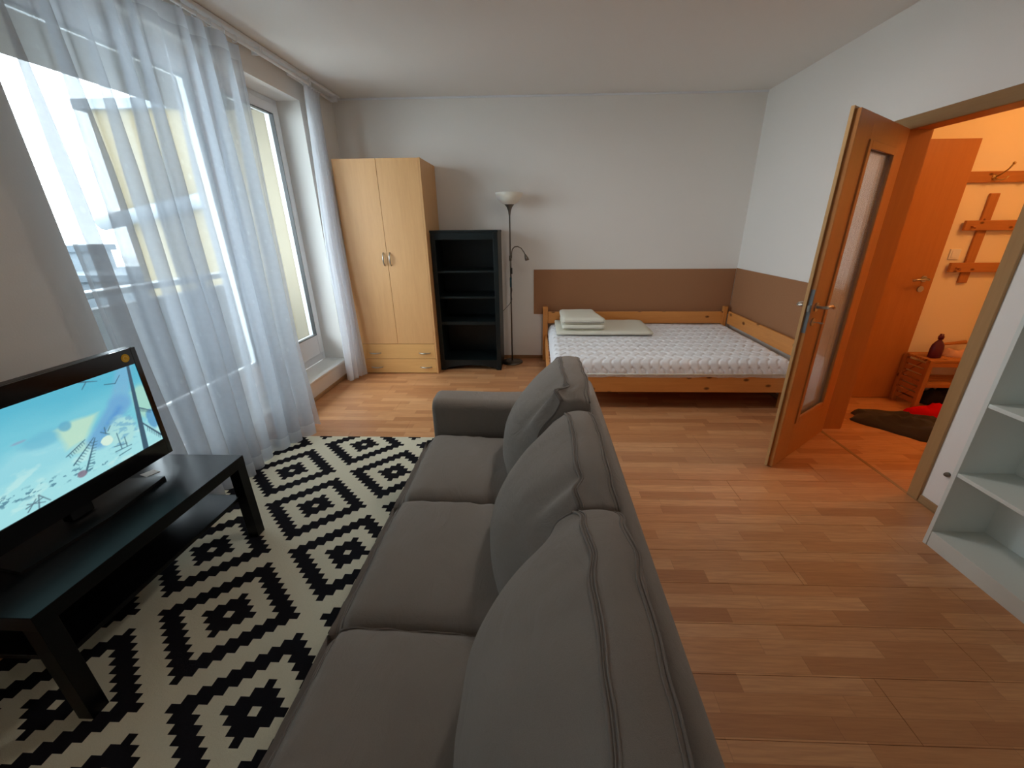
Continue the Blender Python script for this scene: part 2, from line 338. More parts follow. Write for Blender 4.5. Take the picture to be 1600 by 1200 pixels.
# ------------------------------------------------------------------ outside
bm = B(); box(bm, -3.3, -2.3, -1, 6.2, 2.47, 2.62); fin('balcony_slab', bm, 'concrete', label='pale balcony slab overhanging the window from above', cat='balcony')
bal = empty('balcony_parapet', (-3.3, 2.6, -.15), 'pale balcony floor and low parapet outside the window', 'balcony')
fin('balcony_floor', box(B(), -3.4, -2.3, -3, 6.2, -.15, 0.0), 'parapet', bal); fin('parapet', box(B(), -3.4, -3.3, -1, 6.2, 0, .9), 'parapet', bal); fin('handrail', box(B(), -3.42, -3.28, -1, 6.2, .98, 1.03, .01), 'railgrey', bal)
for i in range(11): fin('rail_post', box(B(), -3.36, -3.34, -.9+i*.7, -.87+i*.7, .9, .98), 'railgrey', bal)
fin('loggia_wall', box(B(), -3.3, -2.31, 4.25, 4.45, 0.001, 2.469), 'loggia', label='pale beige side wall of the balcony right of the window', cat='wall')
yb_ = empty('apartment_building', (-5, 8, -9), 'yellow apartment building seen through the sheer curtain', 'building')
fin('wall', box(B(), -7.85, -2.6, 8, 14, -9, 3.4), 'yellowwall', yb_); fin('roof', box(B(), -8.0, -2.5, 7.9, 14.2, 3.4, 3.55), 'railgrey', yb_)
fin('pipe', tube(B(), [(-8.2, 7.9, 1.58), (-5.9, 7.9, 2.0), (-3.0, 7.9, 2.5)], .13, 10), 'railgrey', yb_, True)
fin('balcony', box(B(), -7.9, -3.2, 7.1, 8, -.75, -.5), 'railgrey', yb_)
for a in (-6.9, -5.0):
    f_ = fin('window', box(B(), a, a+.9, 7.97, 8.0, -2.8, -1.5), 'railgrey', yb_); fin('pane', box(B(), a+.08, a+.82, 7.955, 7.97, -2.72, -1.58), 'darkwin', f_)
random.seed(3)
lbl = ['pale far town house left of the yellow building', 'grey far town block on the horizon']
city = [(-30, 12, 9, 5, -3.0), (-38, 22, 10, 8, -1.6), (-46, 33, 14, 9, -.2), (-26, 24, 6, 6, -4.0), (-64, 30, 16, 14, 1.2), (-34, 34, 9, 7, -2.2), (-22, 15, 4, 4, -5.0)]
words = ['wide pale town house nearest beyond the parapet', 'long pale town house in the middle distance', 'broad pale block behind the middle houses', 'low pale house close beside the yellow building', 'largest grey block on the town skyline', 'narrow pale house right of the middle distance', 'smallest low house below the yellow building']
for (x, y, a, b, z), lb in zip(city, words):
    e = empty('town_house', (x, y, -10), lb, 'building', 'far town houses')
    fin('wall', box(B(), x-a/2, x+a/2, y-b/2, y+b/2, -10, z), 'cityA', e); fin('roof', box(B(), x-a/2-.3, x+a/2+.3, y-b/2-.3, y+b/2+.3, z, z+.5), 'cityB', e)
bm = B(); box(bm, -200, -2.3, -120, 200, -10.4, -10); struct('ground', bm, 'ground', 'hazy ground far below')

# ------------------------------------------------------------------ curtain rail and curtains
rod = empty('curtain_rod', (-1.89, 2.9, 2.56), 'white double curtain rail under the ceiling above the window', 'curtain rod')
fin('ceiling_rail', box(B(), -1.965, -1.885, .6, 4.5, 2.592, 2.617, .006), 'white', rod)
fin('rod', tube(B(), [(-1.885, .6, 2.556), (-1.885, 3.88, 2.556), (-1.897, 3.94, 2.556), (-1.93, 3.96, 2.556)], .011, 10), 'white', rod, True)
fin('rod', tube(B(), [(-1.935, 3.7, 2.566), (-1.935, 4.45, 2.566)], .011, 10), 'white', rod, True)
for y in (1.2, 2.3, 3.3, 3.93, 4.4): fin('bracket', box(B(), -1.945, -1.875, y-.008, y+.008, 2.55, 2.60, .003), 'white', rod)
def curtain(name, mats, yp, y0t, y1t, y0b, y1b, zt, zb, nf, x0, amp_t, amp_b, flow, seed, label, nz=90, per=26, over=1.15, xflow=None):
    rnd = random.Random(seed); ph = [rnd.uniform(-.9, .9) for _ in range(nf+2)]; am = [rnd.uniform(.55, 1.35) for _ in range(nf+2)]
    wd = [rnd.uniform(.6, 1.5) for _ in range(nf)]; tot = sum(wd); cum = [0]
    for q in wd: cum.append(cum[-1]+q/tot)
    bm = B(); uvl = bm.loops.layers.uv.new('UVMap'); grid = []; ns = nf*per
    for j in range(nz+1):
        tz = j/nz; z = zt+(zb-zt)*tz; rowv = []
        ya = y0t+(y0b-y0t)*tz; yb = y1t+(y1b-y1t)*tz**yp
        A = amp_t+(amp_b-amp_t)*min(1, tz*1.15)**.8
        for i in range(ns+1):
            k = min(i//per, nf-1); fr = i/per-k; s = cum[k]+(cum[k+1]-cum[k])*fr
            a = am[k]*(1-fr)+am[k+1]*fr; p = 2*PI*(fr)+0
            L = (yb-ya)/nf
            y = ya+(yb-ya)*s - over*L*.135*math.sin(2*p)*a*min(1, .35+tz*2) + .25*L*math.sin(p+ph[k])*min(1, tz*3)*math.sin(PI*fr)*.8
            xf = (xflow(tz, s) if xflow else 0)
            x = x0+xf+A*a*math.sin(p) + .018*noise.noise(Vector((s*nf*.8, tz*3.2, seed)))*min(1, tz*2)
            y += .03*noise.noise(Vector((s*nf*.5+9, tz*2.2, seed+4)))*tz
            if tz < .02: x = x*1.0
            rowv.append(bm.verts.new((x, y, z + (.006*math.sin(p*1+k) if j == nz else 0))))
        grid.append(rowv)
    for j in range(nz):
        for i in range(ns):
            f = bm.faces.new((grid[j][i], grid[j][i+1], grid[j+1][i+1], grid[j+1][i])); f.smooth = True
            f.material_index = 1 if (j < 3 or j >= nz-3 or i < 2 or i >= ns-2) else 0
            for lp, (a, b) in zip(f.loops, ((i, j), (i+1, j), (i+1, j+1), (i, j+1))): lp[uvl].uv = (a/per*.32, b/nz*2.5)
    return fin(name, bm, mats, label=label, cat='curtain', smooth=True)
c1 = curtain('sheer_curtain', ['sheer', 'sheer_band'], 1.2, 1.63, 3.07, 1.68, 2.76, 2.53, .016, 9, -1.885, .022, .062, 0, 5,
        'wide sheer white curtain drawn across the window beside the television', xflow=lambda t, s: .035*t**1.4+.15*t**1.6*s**2.2)
c2 = curtain('sheer_curtain', ['sheer_gathered', 'sheer_gathered'], .35, 3.88, 4.13, 3.72, 3.95, 2.545, .02, 6, -1.91, .02, .038, 0, 11,
        'narrow sheer white curtain gathered at the wardrobe end of the window', per=22, xflow=lambda t, s: .03*t+.05*t*s)
# gathered heading hooks
bm = B()
for i in range(14): tube(bm, [(-1.885+.017*math.cos(a), 1.68+i*.105, 2.556+.02*math.sin(a)-.004) for a in [k*PI/5 for k in range(11)]], .003, 5)
fin('curtain_ring', bm, 'white', rod, kind='stuff')

# ------------------------------------------------------------------ wardrobe
wr = empty('wardrobe', (-1.447, 4.29, 0), 'tall beech wardrobe with two doors over two drawers', 'wardrobe')
WX0, WX1, WY0, WY1, WH = -1.846, -1.048, 4.012, 4.56, 2.03
bm = B(); box(bm, WX0, WX0+.018, WY0+.018, WY1, 0, WH, .001); box(bm, WX1-.018, WX1, WY0+.0, WY1, 0, WH, .001); box(bm, WX0+.018, WX1-.018, WY0+.018, WY1, WH-.018, WH-.001, .001)
box(bm, WX0+.018, WX1-.018, WY1-.01, WY1, 0, WH-.02); box(bm, WX0+.018, WX1-.018, WY0+.02, WY1, .06, .078); box(bm, WX0+.018, WX1-.018, WY0+.02, WY1, .315, .333)
box(bm, WX0+.018, WX1-.018, WY0+.03, WY0+.045, 0, .06)
fin('body', bm, 'beech', wr)
mid = -1.447
def bow(bm, p0, p1, out, r=.005, h=.026):
    p0 = Vector(p0); p1 = Vector(p1); out = Vector(out)
    tube(bm, [p0+(p1-p0)*t+out*(h*math.sin(PI*t)**.6) for t in [k/12 for k in range(13)]], [r*(.9+.5*math.sin(PI*k/12)) for k in range(13)], 8)
for a, b, hx in ((WX0+.001, mid-.0015, mid-.034), (mid+.0015, WX1-.019, mid+.030)):
    d_ = bx('door', (a, b, WY0, WY0+.017, .327, WH-.002), 'beech', wr, bev=.0012)
    bm = B(); bow(bm, (hx, WY0, 1.11), (hx, WY0, 1.23), (0, -1, 0)); fin('door_handle', bm, 'chrome', d_, True, label='bowed nickel handle')
for z0, z1, zh in ((.166, .323, .228), (.008, .162, .072)):
    d_ = bx('drawer', (WX0+.001, WX1-.019, WY0, WY0+.017, z0, z1), 'beech_x', wr, bev=.0012)
    for cx in (-1.175, -1.70):
        bm = B(); bow(bm, (cx-.06, WY0, zh), (cx+.06, WY0, zh), (0, -1, 0)); fin('drawer_handle', bm, 'chrome', d_, True, label='bowed nickel handle')

# ------------------------------------------------------------------ dark bookcase
bc = empty('bookcase', (-.716, 4.34, 0), 'dark green-black open bookcase standing right of the wardrobe', 'bookcase')
X0, X1, Y0, Y1, H = -1.043, -.388, 4.125, 4.55, 1.425
for a in (X0, X1-.02): bx('side_panel', (a, a+.02, Y0+.02, Y1, 0, H-.02), 'bookcase', bc)
bx('back_panel', (X0+.02, X1-.02, Y1-.012, Y1, .02, H-.02), 'bookcase', bc); bx('top', (X0-.004, X1+.004, Y0-.006, Y1, H-.022, H), 'bookcase', bc, bev=.004)
bm = B(); box(bm, X0, X0+.045, Y0, Y0+.02, 0, H-.022, .002); box(bm, X1-.045, X1, Y0, Y0+.02, 0, H-.022, .002); box(bm, X0+.045, X1-.045, Y0, Y0+.02, H-.085, H-.022, .002)
box(bm, X0+.045, X1-.045, Y0-.003, Y0+.01, H-.088, H-.078, .002); fin('face_frame', bm, 'bookcase', bc)
bm = B(); n_ = 24; xa, xb = X0+.045, X1-.045; pts = [(xa, .115), (xb, .115)]
for k in range(n_+1):
    t_ = 1-k/n_; pts.append((xa+(xb-xa)*t_, .012+.045*math.sin(PI*t_)**.7 if 0 < t_ < 1 else .0))
vf = [bm.verts.new((x, Y0, z)) for x, z in pts]; vb = [bm.verts.new((x, Y0+.018, z)) for x, z in pts]; k_ = len(pts)
bm.faces.new(vf); bm.faces.new(vb)
for i in range(k_): bm.faces.new((vf[i], vf[(i+1) % k_], vb[(i+1) % k_], vb[i]))
fin('arched_apron', bm, 'bookcase', bc)
for z, th in ((1.045, .02), (.79, .022), (.53, .036), (.112, .02)): bx('shelf', (X0+.02, X1-.02, Y0+.022, Y1-.012, z-th, z), 'bookcase', bc)

# ------------------------------------------------------------------ floor lamp
lp = empty('floor_lamp', (-.285, 4.40, 0), 'slim floor lamp with white glass bowl shade and bendy reading arm', 'lamp')
LC = (-.285, 4.40, 0)
fin('base', lathe(B(), [(0.001, 0), (.118, 0), (.12, .006), (.116, .016), (.06, .022), (.014, .028), (.001, .03)], LC), 'steel', lp, True)
fin('pole', tube(B(), [(-.285, 4.4, .02), (-.285, 4.4, 1.6)], .0075, 12), 'steel', lp, True)
fin('socket_cone', lathe(B(), [(.009, 1.56), (.014, 1.60), (.028, 1.635), (.045, 1.655), (.05, 1.66), (.001, 1.662)], LC), 'steel', lp, True)
prof = [(.03, 1.652), (.075, 1.672), (.108, 1.7), (.13, 1.735), (.14, 1.765), (.137, 1.766), (.126, 1.737), (.104, 1.705), (.072, 1.678), (.03, 1.659)]
fin('lamp_shade', lathe(B(), prof, LC, 40), 'shade', lp, True)
arm = [(-.285, 4.4, 1.14), (-.272, 4.396, 1.15), (-.27, 4.39, 1.20), (-.262, 4.385, 1.235), (-.238, 4.38, 1.258), (-.205, 4.375, 1.262), (-.17, 4.37, 1.245), (-.143, 4.367, 1.21), (-.128, 4.365, 1.178)]
a_ = fin('reading_arm', tube(B(), arm, .0055, 8), 'steel', lp, True)
fin('reading_head', tube(B(), [(-.130, 4.365, 1.185), (-.124, 4.364, 1.168), (-.114, 4.362, 1.145), (-.108, 4.361, 1.125)], [.007, .014, .02, .021], 12), 'steel', a_, True)
fin('clamp', tube(B(), [(-.285, 4.4, 1.12), (-.285, 4.4, 1.17)], .013, 10), 'steel', lp, True)
cb = [(-.278+.006*math.sin(q*3), 4.392, 1.12-q*.06) for q in range(7)]+[(-.276, 4.392, .72), (-.30, 4.40, .67), (-.345, 4.43, .62), (-.38, 4.46, .58)]
c_ = fin('cable', tube(B(), cb, .003, 6), 'cable', lp, True); fin('switch', box(B(), -.285, -.265, 4.380, 4.394, .985, 1.05, .004), 'cable', c_)
fin('cable_tie', tube(B(), [(-.285, 4.4, .85), (-.285, 4.4, .95)], .0105, 10), 'teal', lp, True, label='teal tape wrapped round the pole')

# ------------------------------------------------------------------ wall boards, bed
bx('wall_board', (-.041, XR-.012, YB-.010, YB-.001, .525, 1.012), 'panel', bev=.001, label='long brown hardboard fixed to the back wall behind the bed', cat='wall board')
bx('wall_board', (XR-.010, XR-.001, 2.95, YB-.012, .525, 1.018), 'panel', bev=.001, label='brown hardboard on the side wall beside the bed, partly behind the open door', cat='wall board')
bed = empty('bed', (1.1, 3.8, 0), 'low pine double bed frame with knotty boards in the corner', 'bed')
bx('front_rail', (.10, 2.085, 3.12, 3.145, .165, .305), 'pine_x', bed, bev=.004)
bx('back_rail', (.118, 2.05, 4.505, 4.53, .165, .30), 'pine_x', bed, bev=.004); bx('headboard', (.118, 2.05, 4.500, 4.525, .43, .562), 'pine_x', bed, bev=.005)
bx('side_rail', (.088, .113, 3.145, 4.505, .165, .30), 'pine_y', bed, bev=.004); bx('side_rail', (2.085, 2.11, 3.145, 4.505, .165, .30), 'pine_y', bed, bev=.004)
bx('side_board', (2.095, 2.12, 3.08, 4.48, .435, .57), 'pine_y', bed, bev=.005)
for c in ((.062, .118, 4.49, 4.545, 0, .618), (2.05, 2.092, 4.49, 4.545, 0, .618), (.10, .155, 3.146, 3.20, 0, .25), (2.03, 2.084, 3.146, 3.20, 0, .25), (2.121, 2.137, 3.08, 3.14, 0, .56)): bx('leg', c, 'pine_z', bed, bev=.004)
bm = B()
for i in range(13): box(bm, .115, 2.083, 3.2+i*.1, 3.26+i*.1, .262, .28)
fin('slat', bm, 'pine_x', bed, kind='stuff')
# quilted mattress: fine grid with sewn wavy grooves
def mattress(x0, x1, y0, y1, z0, z1):
    bm = B(); nx, ny = 360, 220; r = .065
    def groove(x, y):
        xx = x+.024*math.sin(2*PI*y/.135)+.004*math.sin(2*PI*y/.4)
        q = (xx/.078) % 1; dd = min(q, 1-q)*.078
        return -.010*math.exp(-(dd/.0085)**2)
    vs = []
    for j in range(ny+1):
        rw = []
        for i in range(nx+1):
            x = x0+(x1-x0)*i/nx; y = y0+(y1-y0)*j/ny
            ex = min(x-x0, x1-x, r); ey = min(y-y0, y1-y, r)
            dz = (r-math.sqrt(max(0, r*r-(r-ex)**2)))*.8+(r-math.sqrt(max(0, r*r-(r-ey)**2)))*.8
            z = z1-dz+groove(x, y)*min(1, ex/r+.5)+.008*noise.noise(Vector((x*2, y*2, 3)))
            rw.append(bm.verts.new((x, y, z)))
        vs.append(rw)
    for j in range(ny):
        for i in range(nx): bm.faces.new((vs[j][i], vs[j][i+1], vs[j+1][i+1], vs[j+1][i])).smooth = True
    ring = [vs[0][i] for i in range(nx+1)]+[vs[j][nx] for j in range(1, ny+1)]+[vs[ny][i] for i in range(nx-1, -1, -1)]+[vs[j][0] for j in range(ny-1, 0, -1)]
    prev = ring
    for k in range(1, 13):
        t = k/12; cur = []
        for v in ring:
            nx_ = (1 if v.co.x > x1-1e-4 else -1 if v.co.x < x0+1e-4 else 0); ny_ = (1 if v.co.y > y1-1e-4 else -1 if v.co.y < y0+1e-4 else 0)
            o = .012*math.sin(PI*t)+(groove(v.co.x, v.co.y-(v.co.z-z0)*t) if ny_ and t < .75 else 0)+.006*noise.noise(Vector((v.co.x*9, v.co.y*9, t*2)))*math.sin(PI*t)
            cur.append(bm.verts.new((v.co.x+nx_*o, v.co.y+ny_*o, v.co.z+(z0-v.co.z)*t)))
        for a in range(len(ring)):
            b = (a+1) % len(ring); bm.faces.new((prev[a], prev[b], cur[b], cur[a])).smooth = True
        prev = cur
    bm.faces.new(prev); return bm
mt = fin('mattress', mattress(.132, 2.065, 3.125, 4.485, .281, .437), 'mattress', label='white quilted mattress with wavy stitching on the pine bed', cat='mattress')
pp = [(.132, 3.112), (2.06, 3.112), (2.077, 3.13), (2.077, 4.48)]
fin('piping', tube(B(), [(x, y, .325) for x, y in pp[:2]], .005, 6), 'foam', mt, True)
def slab(x0, x1, y0, y1, z0, z1, r, seed, sag=.004, chamfer=0, taper=0):
    """soft foam slab with rounded edges and gentle irregularity"""
    bm = B(); box(bm, x0, x1, y0, y1, z0, z1); bmesh.ops.subdivide_edges(bm, edges=bm.edges[:], cuts=14, use_grid_fill=True)
    for v in bm.verts:
        c = v.co; q = Vector((min(max(c.x, x0+r), x1-r), min(max(c.y, y0+r), y1-r), min(max(c.z, z0+r), z1-r))); dv = c-q
        if dv.length > 1e-6: c = q+dv.normalized()*min(dv.length, r)
        if taper: c.x -= taper*max(0, (c.y-y0)/(y1-y0))*max(0, (c.x-(x0+x1)/2)/((x1-x0)/2))
        nn = noise.noise(Vector((c.x*7, c.y*7, seed)))
        v.co = c+Vector((0, 0, sag*nn*(c.z-z0)/(z1-z0)+0)) + Vector((sag*nn*.6, sag*noise.noise(Vector((c.x*5, seed, c.z*9))), 0))
    return bm
def seamline(x0, x1, y, z): return tube(B(), [(x0+(x1-x0)*k/20, y, z+.001*math.sin(k)) for k in range(21)], .0022, 5)
p_ = fin('mattress_pad', slab(.19, 1.14, 3.885, 4.47, .447, .486, .018, 2, .004), 'foam', label='thin cream foam pad lying flat at the head of the mattress', cat='pad', smooth=True)
fin('seam', seamline(.21, 1.12, 3.883, .455), 'thread', p_)
p_ = fin('folded_pad', slab(.245, .672, 3.93, 4.42, .489, .547, .026, 5, .005, taper=.05), 'foam', label='lower of two folded cream foam pads stacked on the thin pad', cat='pad', smooth=True)
fin('seam', seamline(.26, .655, 3.928, .508), 'thread', p_)
p_ = fin('folded_pad', slab(.240, .674, 3.925, 4.42, .551, .612, .028, 8, .006, taper=.08), 'foam', label='upper folded cream foam pad, top of the stack on the bed', cat='pad', smooth=True)
fin('seam', seamline(.26, .655, 3.923, .573), 'thread', p_)

# ------------------------------------------------------------------ sofa
sofa = empty('sofa', (-.12, 1.08, 0), 'grey-brown fabric three-seat sofa with its back to the open floor', 'sofa')
def soft(bm, f, nu=40, nv=32, nw=10):
    """closed cube-grid surface mapped through f(u,v,w), all in [-1,1]"""
    def face(fn, a, b):
        g = [[bm.verts.new(f(*fn(-1+2*i/a, -1+2*j/b))) for j in range(b+1)] for i in range(a+1)]
        for i in range(a):
            for j in range(b): bm.faces.new((g[i][j], g[i+1][j], g[i+1][j+1], g[i][j+1])).smooth = True
    for s_ in (-1, 1):
        face(lambda p, q: (p, q, s_), nu, nv); face(lambda p, q: (p, s_, q), nu, nw); face(lambda p, q: (s_, p, q), nv, nw)
    bmesh.ops.remove_doubles(bm, verts=bm.verts, dist=1e-5); return bm
def seat(y0, y1, seed):
    def f(u, v, w):
        # u across (y), v depth (x, -1 front), w height
        y = (y0+y1)/2+(y1-y0)/2*u; x = -.255+.325*v; top = .436-.035*(v+1)/2; bot = .25-.0*(v+1)
        bu = (1-abs(u)**3)*(1-abs(v)**4)
        z = (top+bot)/2+(top-bot)/2*w
        z += .030*bu*w
        ed = max(abs(u), abs(v))
        if w > .6: z -= .022*max(0, (abs(u)-.85)/.15)**2+ .045*max(0, (-v-.72)/.28)**2.2
        if v < -.9: x += .018*abs(w)**3
        if abs(w) < .999 and v <= -.999: x -= .012*(1-w*w)
        if abs(u) > .999: y += .006*(1-w*w)*(1 if u > 0 else -1)*.3
        k = noise.noise(Vector((x*5, y*5, seed)))*.5+noise.noise(Vector((x*14, y*9, seed+3)))*.22
        z += .011*k*(1 if w > 0 else .2)
        # radiating puckers next to the seams
        pk = math.sin((y*70 if abs(v) > abs(u) else x*60)+3*noise.noise(Vector((x*6, y*6, seed))))
        z += .0048*pk*max(0, (ed-.66)/.34)*(w > .3)*noise.noise(Vector((x*4, y*4, seed+9)))*2
        return Vector((x, y, z))
    return f
def piping(bm, f, path, r=.0032, out=None):
    pts = [f(*p) for p in path]; c = f(0, 0, 0)
    tube(bm, [p+(p-c).normalized()*(out or .001) for p in pts], r, 6)
def rng(a, b, n): return [a+(b-a)*k/n for k in range(n+1)]
bounds = [(1.345, 1.885), (.785, 1.345), (.222, .785)]
for i, (a, b) in enumerate(bounds):
    f = seat(a+.003, b-.003, 11+i*7)
    s_ = fin('seat_cushion', soft(B(), f, 44, 44, 10), 'sofa', sofa, True)
    bm = B(); piping(bm, f, [(u, -1, .97) for u in rng(-1, 1, 40)]); piping(bm, f, [(-1, v, .97) for v in rng(-1, 1, 40)]); piping(bm, f, [(1, v, .97) for v in rng(-1, 1, 40)])
    piping(bm, f, [(u, -.965, .999) for u in rng(-1, 1, 40)], .0016); piping(bm, f, [(u, -1, -.9) for u in rng(-1, 1, 30)])
    fin('piping', bm, 'thread', s_, True, label='stitched seam')
def backc(y0, y1, zt, seed, lean=0, pk=1, ear=1):
    W = (y1-y0)/2; yc = (y0+y1)/2
    def f(u, v, w):
        # u along y, v height, w thickness (-1 front)
        h = (v+1)/2
        xb = .188+.004*h+lean*.3; xf = -.070+.175*h**1.7+lean-.012*abs(u)**6*h
        zb = .405; ztt = zt-.034*abs(u)**3.5
        x = xf+(xb-xf)*(w+1)/2; z = zb+(ztt-zb)*h
        y = yc+W*u*(1-.025*h**3-.02*abs(v)**4)
        bul = (1-abs(u)**2.6)*max(0, 1-abs(v)**2.4)
        if w < 0: x -= -w*(.095*bul+.025*(1-abs(u)**4)*(1-h)*.9)
        else: x += w*.03*bul*(.6 if v < .2 else 1.2)
        if v > .0: z += .010*max(0, h-.5)*2*(1-w*w)+.012*(1-u*u)*max(0, h-.6)/.4
        if abs(u) > .7: y += (1 if u > 0 else -1)*.014*(1-w*w)*(1-v*v)*((abs(u)-.7)/.3)
        k = noise.noise(Vector((z*5, y*4, seed)))*.6+noise.noise(Vector((z*13, y*9, seed+3)))*.25
        x += .016*k*(1-abs(w)*.2); z += .008*noise.noise(Vector((y*9, x*7, seed+5)))*max(0, h-.4)
        # folds close to the top edge and the corners
        e = max(0, (h-.62)/.38)
        x += .007*pk*e*math.sin(y*37+6*noise.noise(Vector((y*5, z*5, seed))))*noise.noise(Vector((y*6, z*4, seed+7)))*2
        e2 = max(0, (abs(u)-.75)/.25); x += .009*pk*e2*math.sin(z*47+4*noise.noise(Vector((y*5, z*7, seed+1))))*(.5+.5*h)
        dg = math.exp(-((u+.86)/.10)**2)*max(0, h-.62)/.38*(1-w)/2; x -= .030*dg*ear; z += .016*dg*ear*math.sin(w*5)
        cr = math.exp(-((u+.70)/.07)**2)*max(0, h-.5)/.5*(1-w)/2; x += .020*cr*ear
        return Vector((x, y, z))
    return f
for i, (a, b, zt, ln) in enumerate(((1.345, 1.90, .880, -.006), (.785, 1.352, .848, .0), (.235, .795, .852, -.008))):
    f = backc(a, b, zt, 31+i*9, ln, 1, (1, .45, 0)[i])
    s_ = fin('back_cushion', soft(B(), f, 52, 44, 14), 'sofa', sofa, True)
    bm = B()
    for q, rr in ((-1, .0034), (-.90, .0016), (-.78, .0022)):
        piping(bm, f, [(u, 1, q) for u in rng(-1, 1, 60)], rr); 
    for uu in (-1, 1):
        piping(bm, f, [(uu, v, -1) for v in rng(-1, 1, 40)], .003); piping(bm, f, [(uu, v, -.9) for v in rng(-1, 1, 40)], .0016)
    piping(bm, f, [(u, 1, .8) for u in rng(-1, 1, 60)], .0018); piping(bm, f, [(u, 1, 1) for u in rng(-1, 1, 60)], .003)
    fin('piping', bm, 'thread', s_, True, label='stitched double seam')
def rbox(name, c, r, parent, seg=5):
    o = fin(name, box(B(), *c, bev=r, seg=seg), 'sofa', parent, True); return o
# base, arms, sloping back frame
rbox('base', (-.545, .16, .07, 2.02, .10, .255), .015, sofa)
def arm_(y0, y1):
    bm = B(); w_ = (y1-y0)/2; yc = (y0+y1)/2; prof = []
    pr = [(-w_, .05), (-w_, .56)]+[(-w_+.05-.05*math.cos(a), .56+.05*math.sin(a)) for a in rng(.2, PI/2, 5)]+[(w_-.05+.05*math.sin(a), .56+.05*math.cos(a)) for a in rng(0, PI/2-.2, 5)]+[(w_, .56), (w_, .05)]
    xs = [-.552, -.549, -.54, -.525]+rng(-.5, .26, 12)
    def ins(k): return (0.022, .010, .004, .001)[k] if k < 4 else 0
    rings = []
    for k, x in enumerate(xs):
        i_ = ins(k); rings.append([bm.verts.new((x, yc+y*(1-i_/w_), z-(i_ if z > .3 else 0)+.004*math.sin(x*8))) for y, z in pr])
    for a, b in zip(rings, rings[1:]):
        for k in range(len(pr)): bm.faces.new((a[k], a[(k+1) % len(pr)], b[(k+1) % len(pr)], b[k])).smooth = True
    bm.faces.new(rings[0]); bm.faces.new(rings[-1]); return bm
fin('armrest', arm_(1.892, 2.085), 'sofa', sofa, True); fin('armrest', arm_(.02, .213), 'sofa', sofa, True)
bm = B(); prof = [(.17, .10), (.30, .10), (.304, .4), (.306, .62), (.300, .648), (.288, .662), (.268, .664), (.252, .657), (.242, .63), (.205, .40)]
ys = [.02, .024, .035, .055]+rng(.1, 2.0, 20)+[2.05, 2.075, 2.09, 2.098, 2.10]
ins = {0: .02, 1: .012, 2: .004, 3: 0}
rings = []
cxp, czp = .25, .4
for k, y in enumerate(ys):
    kk = min(k, len(ys)-1-k); i_ = ins.get(kk, 0)
    rings.append([bm.verts.new((cxp+(x-cxp)*(1-i_*3), y, z-(i_ if z > .5 else 0)+.003*math.sin(y*5+x*20)*(z > .3))) for x, z in prof])
for a, b in zip(rings, rings[1:]):
    for k in range(len(prof)): bm.faces.new((a[k], a[(k+1) % len(prof)], b[(k+1) % len(prof)], b[k])).smooth = True
bm.faces.new(rings[0]); bm.faces.new(rings[-1])
fin('backrest', bm, 'sofa', sofa, True)
for x, y in ((-.50, .12), (-.50, 1.96), (.22, .12), (.22, 1.96)): fin('leg', box(B(), x-.03, x+.03, y-.03, y+.03, .0097 if x < .08 else 0, .11, .004), 'black', sofa)

# ------------------------------------------------------------------ rug
bm = B(); box(bm, -1.93, .07, -.39, 2.606, 0.0005, .0095, bev=.003)
fin('rug', bm, 'rug', label='black and cream flat rug woven in stepped diamonds under the sofa', cat='rug')

# ------------------------------------------------------------------ low black table with shelf
tb = empty('coffee_table', (-1.67, 1.17, .009), 'low black table with a lower shelf, standing under the television', 'table')
TX0, TX1, TY0, TY1, TZ = -1.945, -1.395, .755, 1.615, .452
bx('tabletop', (TX0, TX1, TY0, TY1, TZ-.05, TZ), 'black', tb, bev=.002)
for x in (TX0+.001, TX1-.051):
    for y in (TY0+.001, TY1-.051): bx('leg', (x, x+.05, y, y+.05, .0095, TZ-.05), 'black', tb, bev=.0015)
bx('shelf', (TX0+.03, TX1-.035, TY0+.035, TY1-.035, .232, .25), 'black', tb, bev=.0015)

# ------------------------------------------------------------------ television
tv = empty('television', (-1.66, 1.18, TZ), 'flat black television switched on, on the low black table', 'television')
VX = -1.65; VY0, VY1, VZ0, VZ1 = .78, 1.540, .516, 1.006; SY0, SY1, SZ0, SZ1 = .80, 1.519, .590, .940
bm = B(); box(bm, VX-.008, VX, VY0, SY0, VZ0, VZ1, .001); box(bm, VX-.008, VX, SY1, VY1, VZ0, VZ1, .001); box(bm, VX-.008, VX, SY0, SY1, VZ0, SZ0, .001); box(bm, VX-.008, VX, SY0, SY1, SZ1, VZ1, .001)
fin('bezel', bm, 'black_gloss', tv); fin('casing', box(B(), VX-.05, VX-.008, VY0, VY1, VZ0, VZ1, .004), 'black_matte', tv); fin('rear_bulge', box(B(), VX-.085, VX-.05, VY0+.1, VY1-.1, VZ0+.05, VZ1-.12, .012), 'black_matte', tv)
fin('neck', box(B(), VX-.06, VX-.025, 1.12, 1.20, TZ+.015, VZ0+.02, .004), 'black_gloss', tv); 
bm = B(); prism(bm, [(-1.78, .93), (-1.60, .90), (-1.575, 1.16), (-1.60, 1.42), (-1.78, 1.39)], TZ, TZ+.012); fin('stand_base', bm, 'black_matte', tv)
fin('sticker', lathe(B(), [(.001, 0), (.0165, 0), (.0165, .001), (.001, .001)], (0, 0, 0), 24), 'yellow', tv, label='round yellow energy sticker')
st = bpy.data.objects['sticker']; st.matrix_parent_inverse = Matrix.Identity(4)
st.rotation_euler = (0, PI/2, 0); st.location = (VX+.0005-tv.location.x, 1.487-tv.location.y, .973-tv.location.z)
fin('sticker_mark', tube(B(), [(VX+.002, 1.487+.008*math.cos(a), .973+.008*math.sin(a)) for a in rng(0, 5.2, 14)], .0012, 5), 'yellow2', tv)
